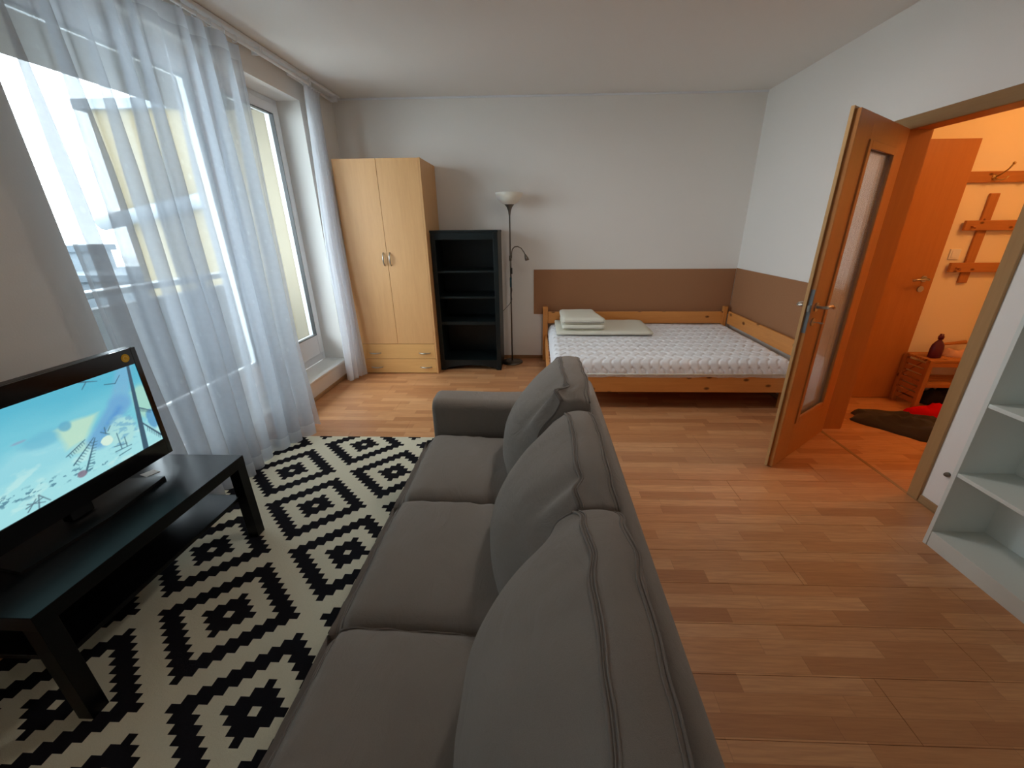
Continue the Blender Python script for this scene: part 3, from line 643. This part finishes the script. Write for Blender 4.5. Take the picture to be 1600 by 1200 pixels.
# picture on the screen: icy painted landscape, one vertex-coloured flat grid that gives off light
def screen_rgb(u, v):
    """u 0..1 left to right, v 0..1 bottom to top, numpy arrays"""
    def fb(x, y, s):
        r = np.zeros_like(x); a = 1
        for o in range(4):
            r += a*np.sin(x*s*2**o*1.7+o*1.3+1.9*np.sin(y*s*2**o*1.1+o))*np.sin(y*s*2**o*1.5+o*2.1+1.3*np.sin(x*s*2**o+.5*o)); a *= .55
        return r*.5
    c = np.zeros(u.shape+(3,)); sky0 = np.array([120, 208, 222]); sky1 = np.array([92, 186, 212])
    c[:] = sky0; t = np.clip(v+.12*fb(u, v, 3), 0, 1)[..., None]; c = sky0*(1-t)+sky1*t
    def lay(mask, col, k=1.0):
        nonlocal c; mm = np.clip(mask, 0, 1)[..., None]*k; c = c*(1-mm)+np.array(col)*mm
    sm = lambda x, w: np.clip(x/w+.5, 0, 1)
    lay(sm(.22-np.abs(v-.62+.15*(u-.3))+.05*fb(u, v, 5), .2), (140, 214, 228), .5)
    def blob(cx, cy, rx, ry, soft, col, k=1.0): lay(sm(1-np.sqrt(((u-cx)/rx)**2+((v-cy)/ry)**2)+.25*fb(u, v, 8), soft), col, k)
    def poly(pts, soft, col, k=1.0):
        mnn = np.full(u.shape, 9.); q = len(pts)
        for i in range(q):
            (x0, y0), (x1, y1) = pts[i], pts[(i+1) % q]; L = math.hypot(x1-x0, y1-y0)
            mnn = np.minimum(mnn, ((x1-x0)*(v-y0)-(y1-y0)*(u-x0))/L)
        lay(sm(mnn+.006*fb(u, v, 12), soft), col, k)
    # pale snowy masses on the left and along the bottom
    lay(sm(.60-.5*np.abs(u-.36)-v+.07*fb(u, v, 6), .12), (160, 222, 232), .8)
    blob(.47, .60, .09, .07, .5, (112, 186, 212), .6)
    lay(sm(.30-v+.06*fb(u, v, 7), .12), (172, 230, 234), .75)
    lay(sm(fb(u, v, 11)-.35, .3)*sm(.45-v, .2), (200, 240, 236), .6)
    # pale yellow-green drifts and the blue flank between them
    poly([(.534, .402), (.625, .42), (.68, .53), (.745, .70), (.60, .655), (.525, .67)], .035, (196, 230, 204), .9)
    blob(.60, .36, .05, .05, .4, (190, 226, 208), .6)
    blob(.566, .63, .028, .045, .4, (104, 176, 204), .85)
    def line(p, q, w0, w1, col, k=1.0, soft=.008):
        nonlocal c
        p = np.array(p); q = np.array(q); d = q-p; d2 = (d**2).sum(); asp = 16/9
        t = np.clip(((u-p[0])*d[0]+(v-p[1])*d[1])/d2, 0, 1)
        dist = np.sqrt(((u-p[0]-t*d[0])*asp)**2+(v-p[1]-t*d[1])**2)
        lay(sm(w0+(w1-w0)*t-dist, soft), col, k)
    line((.93, .98), (.84, .62), .07, .10, (124, 184, 218), .85, .06); line((.84, .62), (.68, .36), .11, .10, (112, 172, 216), .9, .06); line((.83, .58), (.72, .42), .03, .03, (88, 150, 210), .7, .05)
    blob(.80, .33, .075, .17, .3, (176, 226, 224), .9); blob(.97, .55, .06, .22, .4, (176, 222, 200), .8); blob(.985, .30, .035, .12, .3, (92, 156, 202), .85)
    lay(sm(fb(u, v, 30)-.2, .2)*sm(.09-np.abs(u-.80), .03)*sm(.5-v, .1)*sm(v-.15, .1), (112, 172, 204), .65)
    blob(.711, .301, .03, .055, .15, (216, 242, 226), 1)
    lay(sm(fb(u, v, 38)-.30, .12)*sm(.05-np.abs(v-.16+.25*(u-.45)), .04)*sm(.70-u, .1), (78, 124, 146), .75)
    tr_ = (62, 92, 112); gy = (74, 112, 130)
    line((.96, 1.02), (.885, -.02), .014, .030, tr_); line((.93, .50), (.995, .40), .006, .004, tr_); line((.915, .32), (1.0, .06), .007, .010, tr_)
    for k in range(8): line((.94+k*.0075, .24-k*.023), (.932+k*.008, .19-k*.023), .003, .002, tr_)
    for k in range(7): line((.935+k*.008, .49-k*.012), (.937+k*.008, .44-k*.01), .003, .002, tr_)
    line((.807, .889), (.86, .86), .004, .004, tr_); line((.86, .86), (.898, .93), .004, .003, tr_); line((.70, 1.0), (.78, .95), .007, .003, tr_); line((.73, .98), (.70, .92), .004, .003, tr_)
    line((.532, .226), (.66, .40), .007, .004, gy); line((.566, .094), (.665, .39), .010, .004, gy); line((.52, .34), (.62, .42), .005, .004, gy)
    for k in range(10): line((.57+k*.009, .11+k*.027), (.598+k*.008, .095+k*.028), .005, .002, gy)
    for k in range(9): line((.54+k*.012, .235+k*.017), (.552+k*.012, .20+k*.018), .004, .002, gy)
    for k in range(8): line((.53+k*.011, .345+k*.01), (.534+k*.011, .31+k*.01), .003, .002, gy)
    for (p, q) in (((.73, .14), (.82, .13)), ((.765, .14), (.77, .33)), ((.795, .14), (.80, .25)), ((.735, .20), (.80, .17)), ((.74, .08), (.81, .09)), ((.70, .42), (.735, .36)), ((.725, .45), (.72, .38)), ((.735, .40), (.755, .44))): line(p, q, .005, .004, gy)
    for (p, q) in (((.30, .02), (.345, .10)), ((.31, .09), (.37, .03)), ((.34, .0), (.36, .12)), ((.30, .06), (.37, .08)), ((.36, .12), (.39, .02))): line(p, q, .005, .004, (92, 120, 134))
    blob(.548, .10, .022, .035, .3, (136, 122, 140), .9); blob(.385, .66, .03, .012, .5, (150, 160, 190), .6)
    return np.clip(c/255, 0, 1)
NU, NV = 300, 169
uu, vv = np.meshgrid(np.linspace(0, 1, NU+1), np.linspace(0, 1, NV+1), indexing='ij')
# the picture's right end is the far end (y = SY1)
rgb = screen_rgb(uu, vv); rgb = np.where(rgb <= .04045, rgb/12.92, ((rgb+.055)/1.055)**2.4)
me = bpy.data.meshes.new('screen'); co = np.stack([np.full(uu.shape, VX-.004), SY0+(SY1-SY0)*uu, SZ0+(SZ1-SZ0)*vv], -1).reshape(-1, 3)
idx = np.arange((NU+1)*(NV+1)).reshape(NU+1, NV+1)
faces = np.stack([idx[:-1, :-1], idx[1:, :-1], idx[1:, 1:], idx[:-1, 1:]], -1).reshape(-1, 4)
me.from_pydata(co.tolist(), [], faces.tolist()); ca = me.color_attributes.new('picture', 'FLOAT_COLOR', 'POINT')
ca.data.foreach_set('color', np.concatenate([rgb.reshape(-1, 3), np.ones(((NU+1)*(NV+1), 1))], 1).ravel().astype(np.float32))
m = mat('screen_picture', (4, 4, 5), .25); n = N(m); at = n.new('Attribute', attribute_name='picture'); n.link(at.outputs['Color'], n.b.inputs['Emission Color']); n.b.inputs['Emission Strength'].default_value = .22
me.materials.append(m); so = bpy.data.objects.new('screen', me); link(so, None, 'lit screen showing an icy blue painted landscape'); so.parent = tv; so.matrix_parent_inverse = tv.matrix_world.inverted()
bm = B(); prism(bm, [(-1.735, 1.440), (-1.690, 1.425), (-1.668, 1.468), (-1.713, 1.482)], TZ+.0003, TZ+.002); fin('paper_tag', bm, 'paper', label='small white paper tag lying on the black table below the television', cat='paper')

# ------------------------------------------------------------------ white shelving unit on the right
sh = empty('shelving_unit', (2.015, 1.21, 0), 'white open shelving unit beside the doorway, cut by the picture edge', 'shelf')
RX0, RX1, RY0, RY1, RH = 1.885, 2.136, .79, 1.62, 2.02
for y in (RY0, RY1-.018): bx('side_panel', (RX0, RX1, y, y+.018, 0, RH), 'whiteboard', sh, bev=.001)
bx('back_panel', (RX1-.006, RX1-.0, RY0+.018, RY1-.018, .04, RH-.01), 'whiteboard', sh, bev=0)
bx('plinth', (RX0+.004, RX0+.02, RY0+.018, RY1-.018, 0, .062), 'whiteboard', sh, bev=.001)
bx('top', (RX0, RX1-.006, RY0+.018, RY1-.018, RH-.018, RH), 'whiteboard', sh, bev=.001)
for z in (.08, .405, .745, 1.085, 1.40, 1.70): bx('shelf', (RX0+.003, RX1-.006, RY0+.018, RY1-.018, z-.018, z), 'whiteboard', sh, bev=.001)
bx('corner_block', (RX0+.006, RX0+.02, RY1-.036, RY1-.0185, .03, .062), 'cable', sh, bev=.001)
fin('door_stop', lathe(B(), [(.001, 0), (.012, 0), (.012, .012), (.008, .02), (.001, .022)], (0, 0, 0), 16), 'steel', smooth=True, label='small grey stud on the wall between doorway and white shelving', cat='door stop')
o = bpy.data.objects['door_stop']; o.rotation_euler = (0, -PI/2, 0); o.location = (XR, 1.862, .226)

# ------------------------------------------------------------------ doorway lining and open door
dw = empty('door_1', (XR, 2.41, 0), None, None); dw['kind'] = 'structure'; dw['label'] = 'oak-veneered door frame around the hall doorway'
cx0 = XR-.016
fin('casing', box(B(), cx0, XR, 1.947, 2.012, 0, 2.02, .003), 'casing_z', dw); fin('casing', box(B(), cx0, XR, 2.815, 2.90, 0, 2.02, .003), 'casing_z', dw)
fin('casing', box(B(), cx0-.001, XR, 1.947, 2.90, 1.952, 2.022, .003), 'casing_y', dw)
fin('jamb', box(B(), XR, XR+.15, DY0, DY0+.025, 0, DZ, .002), 'door', dw); fin('jamb', box(B(), XR, XR+.15, DY1-.025, DY1, 0, DZ, .002), 'door', dw); fin('jamb', box(B(), XR, XR+.15, DY0+.025, DY1-.025, DZ-.03, DZ, .002), 'door', dw)
fin('casing', box(B(), XR+.15, XR+.165, 2.815, 2.88, 0, 2.02, .003), 'door', dw); fin('casing', box(B(), XR+.15, XR+.165, 1.93, 1.995, 0, 2.02, .003), 'door', dw)
# leaf: built in local coordinates, x along the leaf from the hinge, y thickness towards the hall side
leaf = empty('hall_door', (2.112, 2.792, 0), 'open veneered hall door with a long rippled glass panel', 'door')
ang = math.atan2(2.297-2.795, 1.483-2.115); leaf.rotation_euler.z = ang; bpy.context.view_layer.update()
def lpart(name, bm, m, parent=leaf, smooth=False, **kw):
    o = fin(name, bm, m, None, smooth, **kw); o.parent = parent; return o
LW, LH, T = .806, 1.955, .04
gx0, gx1, gz0, gz1 = .16, .60, .265, 1.835
bm = B(); box(bm, 0, gx0, 0, T, .006, LH, .001); box(bm, gx1, LW, 0, T, .006, LH, .001); box(bm, gx0, gx1, 0, T, .006, gz0, 0); box(bm, gx0, gx1, 0, T, gz1, LH, 0)
lpart('leaf', bm, 'door'); lpart('edge_lip', box(box(B(), LW-.0, LW+.012, -.002, .014, .006, LH+.012, .001), -.005, LW, -.002, .012, LH, LH+.012), 'door_edge', label='pale rebated edge')
for ys, yd in ((T, .008), (0, -.008)):
    y0, y1 = min(ys, ys+yd), max(ys, ys+yd); bm = B(); q = .028
    box(bm, gx0-.01, gx0+q, y0-.006, y1, gz0-.01, gz1+.01, .003); box(bm, gx1-q, gx1+.01, y0-.006, y1, gz0-.01, gz1+.01, .003); box(bm, gx0+q, gx1-q, y0-.006, y1, gz0-.01, gz0+q, .003); box(bm, gx0+q, gx1-q, y0-.006, y1, gz1-q, gz1+.01, .003)
    lpart('moulding', bm, 'door')
lpart('glass_panel', box(B(), gx0+.005, gx1-.005, T/2-.003, T/2+.003, gz0, gz1), 'ripple', label='rippled obscured glass')
bm = B(); box(bm, LW, LW+.0015, .017, .037, .88, 1.12); lk = lpart('lock_plate', bm, 'railgrey', label='grey steel lock plate on the door edge')
o = lpart('latch', box(B(), LW, LW+.008, .020, .033, 1.0, 1.035, .002), 'chrome', lk)
for sgn, ys in ((1, T), (-1, 0)):
    hx, hz = .752, 1.022
    def cyl(bm, x, z, r, a, b): return tube(bm, [(x, ys+sgn*a, z), (x, ys+sgn*b, z)], r, 16)
    r_ = lpart('rosette', cyl(B(), hx, hz, .025, 0, .007), 'chrome', smooth=False)
    lpart('door_handle', tube(B(), [(hx, ys+sgn*.005, hz), (hx, ys+sgn*.04, hz), (hx-.006, ys+sgn*.05, hz+.001), (hx-.03, ys+sgn*.054, hz+.004), (hx-.07, ys+sgn*.055, hz+.002), (hx-.105, ys+sgn*.053, hz-.008), (hx-.118, ys+sgn*.047, hz-.013)], [.009, .009, .0095, .0095, .009, .008, .006], 12), 'chrome', r_, True, label='curved nickel lever')
    k_ = lpart('keyhole_rosette', cyl(B(), hx, .938, .022, 0, .006), 'chrome')
    if sgn == 1:
        bm = B(); cyl(bm, hx, .938, .003, .004, .04); box(bm, hx-.010, hx+.010, ys+.038, ys+.055, .935, .941, .001); lpart('key', bm, 'chrome', k_, label='key in the lock')
for z in (.22, 1.72): lpart('hinge', tube(B(), [(-.008, -.006, z-.04), (-.008, -.006, z+.04)], .007, 10), 'chrome')

# ------------------------------------------------------------------ hall furniture
hd = empty('hall_back_door', (2.765, HY, 0), 'flat orange-brown veneered door at the back of the hall', 'door')
bx('leaf', (2.36, 3.168, HY-.035, HY-.001, .004, 2.012), 'door', hd, bev=.002)
for nm, z in (('rosette', 1.035), ('keyhole_rosette', .955)):
    r_ = fin(nm, tube(B(), [(3.09, HY-.035, z), (3.09, HY-.042, z)], .024, 16), 'chrome', hd)
    if nm == 'rosette': fin('door_handle', tube(B(), [(3.09, HY-.04, z), (3.09, HY-.085, z), (3.06, HY-.09, z+.003), (3.0, HY-.088, z-.002), (2.975, HY-.08, z-.008)], .009, 10), 'chrome', r_, True)
def board(name, c, m, p): return bx(name, c, m, p, bev=.004)
cr1 = empty('coat_rack', (3.7, HY, 1.76), 'single pine coat board with metal hooks, high on the hall wall', 'coat rack')
board('board', (3.171, 4.15, HY-.022, HY-.0005, 1.727, 1.802), 'hallpine', cr1)
def hook(x, z, p):
    y = HY-.022; bm = B()
    tube(bm, [(x, y, z), (x, y-.005, z)], [.02, .014], 12); tube(bm, [(x, y, z), (x, y-.035, z+.012), (x+.004, y-.075, z+.045), (x+.006, y-.095, z+.075)], [.006, .005, .005, .006], 8)
    bmesh.ops.create_icosphere(bm, subdivisions=2, radius=.010, matrix=Matrix.Translation((x+.006, y-.097, z+.08)))
    for s_ in (-1, 1): tube(bm, [(x, y, z-.004), (x+s_*.02, y-.03, z-.022), (x+s_*.042, y-.045, z-.012), (x+s_*.048, y-.05, z+.004)], [.005, .0045, .0045, .005], 8)
    fin('hook', bm, 'gold', p, True, label='three-armed metal coat hook')
for x in (3.36, 3.60, 3.84, 4.05): hook(x, 1.762, cr1)
cr2 = empty('wall_rack', (3.6, HY, 1.08), 'pine rack of crossed boards hung below the coat board', 'coat rack')
for x in (3.385, 3.90): board('upright', (x, x+.07, HY-.018, HY-.0005, 1.00, 1.655), 'hallpine_z', cr2)
for z in (1.395, 1.085): board('crossboard', (3.262, 4.1, HY-.040, HY-.018, z, z+.072), 'hallpine', cr2)
for z in (1.425, 1.12):
    for x in (3.31,): fin('peg', tube(B(), [(x, HY-.04, z), (x+.0, HY-.075, z-.01)], [.007, .009], 8), 'hallpine', cr2, True)
sw = empty('light_switch', (3.29, HY, 1.22), 'white wall switch beside the hall back door', 'switch')
fin('plate', box(B(), 3.25, 3.33, HY-.009, HY-.0005, 1.18, 1.26, .003), 'white', sw); fin('rocker', box(B(), 3.262, 3.318, HY-.013, HY-.009, 1.192, 1.248, .002), 'white', sw)
hb = empty('slatted_bench', (3.45, 3.33, 0), 'small slatted wooden bench with a shelf against the hall wall', 'bench')
BX0, BX1, BY0, BY1, BH = 3.135, 3.83, 3.165, 3.415, .43
for x in (BX0, BX1-.035):
    for y in (BY0, BY1-.035): board('post', (x, x+.035, y, y+.035, 0, BH-.02), 'hallpine_z', hb)
for k in range(7): board('side_slat', (BX0+.008, BX0+.020, BY0+.035, BY1-.035, .045+k*.051, .084+k*.051), 'hallpine', hb)
for k in range(7): board('side_slat', (BX1-.020, BX1-.008, BY0+.035, BY1-.035, .045+k*.051, .084+k*.051), 'hallpine', hb)
for k in range(7): board('top_slat', (BX0, BX1, BY0+k*.0365, BY0+.028+k*.0365, BH-.02, BH), 'hallpine', hb)
for k in range(6): board('shelf_slat', (BX0+.022, BX1-.022, BY0+.012+k*.04, BY0+.037+k*.04, .212, .226), 'hallpine', hb)
board('rail', (BX0+.035, BX1-.035, BY0+.005, BY0+.022, BH-.06, BH-.021), 'hallpine', hb); board('rail', (BX0+.035, BX1-.035, BY0+.002, BY0+.012, .195, .228), 'hallpine', hb)
# bottle: flattened body, shoulder, trigger-like cap
bt = empty('bottle', (3.235, 3.255, BH), 'dark plum plastic bottle standing on the slatted bench', 'bottle')
bm = lathe(B(), [(.001, 0), (.046, 0), (.05, .006), (.05, .07), (.044, .105), (.028, .13), (.015, .143), (.014, .155), (.001, .155)], (3.235, 3.255, BH), 24)
for v in bm.verts: v.co.y = 3.255+(v.co.y-3.255)*.62
fin('body', bm, 'bottle', bt, True); fin('cap', lathe(B(), [(.001, .153), (.018, .153), (.019, .175), (.014, .182), (.012, .195), (.001, .197)], (3.235, 3.255, BH), 16), 'bottle', bt, True)
def crumple(bm, cx, cy, z0, rx, ry, h, seed, ang=0, n_=44, edge=.5):
    """low heap of cloth: closed lumpy dome with folds"""
    rings = []
    for j in range(n_//2+1):
        t = j/(n_//2); rw = []
        for i in range(n_):
            a = 2*PI*i/n_; ir = 1+.28*noise.noise(Vector((math.cos(a)*1.3, math.sin(a)*1.3, seed)))+.10*noise.noise(Vector((math.cos(a)*4, math.sin(a)*4, seed+2)))
            r = t*ir; x = r*rx*math.cos(a); y = r*ry*math.sin(a)
            hh = h*(max(0, 1-t**3)**.6)*(.75+.55*noise.noise(Vector((x*9, y*9, seed)))+.35*noise.noise(Vector((x*22+3*noise.noise(Vector((x*6, y*6, 1))), y*14, seed+5))))
            X = cx+x*math.cos(ang)-y*math.sin(ang); Y = cy+x*math.sin(ang)+y*math.cos(ang)
            rw.append(bm.verts.new((X, Y, z0+max(.001, hh))))
        rings.append(rw)
    for a, b in zip(rings, rings[1:]):
        for k in range(n_): bm.faces.new((a[k], a[(k+1) % n_], b[(k+1) % n_], b[k])).smooth = True
    lo = [bm.verts.new((v.co.x, v.co.y, z0)) for v in rings[-1]]
    for k in range(n_): bm.faces.new((rings[-1][k], rings[-1][(k+1) % n_], lo[(k+1) % n_], lo[k]))
    bm.faces.new(lo); bmesh.ops.remove_doubles(bm, verts=bm.verts, dist=1e-5); return bm
fin('folded_scarf', crumple(B(), 3.46, 3.31, BH, .12, .07, .06, 5), 'pinkcloth', label='pinkish crumpled cloth beside the bottle on the bench', cat='cloth')
fin('wooden_brush', tube(B(), [(3.33, 3.40, BH+.03), (3.42, 3.405, BH+.07), (3.6, 3.41, BH+.085)], [.009, .010, .018], 10), 'hallpine', smooth=True, label='long wooden stick lying behind the bottle on the bench', cat='stick')
cl = fin('trousers', crumple(B(), 2.93, 2.80, .0, .46, .22, .10, 12, -.55), 'darkcloth', label='dark charcoal trousers dropped in a heap on the hall floor', cat='clothes')
fin('red_shirt', crumple(B(), 3.26, 3.02, .0, .28, .085, .12, 21, -.3), 'red', label='bright red garment lying behind the dark trousers in the hall', cat='clothes')
fin('black_bag', crumple(B(), 3.50, 3.33, .0, .20, .10, .17, 33), 'navy', label='black bag stowed under the slatted bench', cat='bag')
# hall ceiling lamp, the warm light beyond the doorway
hl = empty('ceiling_lamp', (3.45, 2.35, 2.55), 'round ceiling lamp lighting the hall', 'lamp')
m = mat('lamp_glow', (255, 200, 130), .5); m.node_tree.nodes['Principled BSDF'].inputs['Emission Color'].default_value = (1, .55, .2, 1); m.node_tree.nodes['Principled BSDF'].inputs['Emission Strength'].default_value = 1.0
fin('globe', lathe(B(), [(.001, -.09), (.08, -.08), (.13, -.04), (.14, 0), (.001, 0)], (3.45, 2.35, 2.55), 24), m, hl, True)
l = bpy.data.lights.new('hall_light', 'POINT'); l.energy = HALL_W; l.color = (1, .48, .16); l.shadow_soft_size = .12
o = bpy.data.objects.new('hall_light', l); COL.objects.link(o); o.location = (3.45, 2.35, 2.40)

# made-up fill light for the deep room, shaped as an opal ceiling dome
rl = empty('ceiling_lamp', (.6, 2.35, 2.62), 'added fill lamp in an opal dome, unseen above the sofa', 'lamp')
m = mat('fill_dome_glow', (240, 235, 225), .4); m.node_tree.nodes['Principled BSDF'].inputs['Emission Color'].default_value = (1, .95, .88, 1); m.node_tree.nodes['Principled BSDF'].inputs['Emission Strength'].default_value = .5
fin('dome', lathe(B(), [(.001, -.10), (.09, -.09), (.16, -.055), (.19, -.012), (.001, -.012)], (.6, 2.35, 2.62), 32), m, rl, True)
fin('mount', lathe(B(), [(.001, -.012), (.20, -.012), (.20, 0), (.001, 0)], (.6, 2.35, 2.62), 32), 'white', rl)
l = bpy.data.lights.new('room_fill_light', 'AREA'); l.shape = 'DISK'; l.size = .34; l.energy = ROOM_FILL_W; l.color = (1, .94, .86)
o = bpy.data.objects.new('room_fill_light', l); COL.objects.link(o); o.location = (.6, 2.35, 2.512)
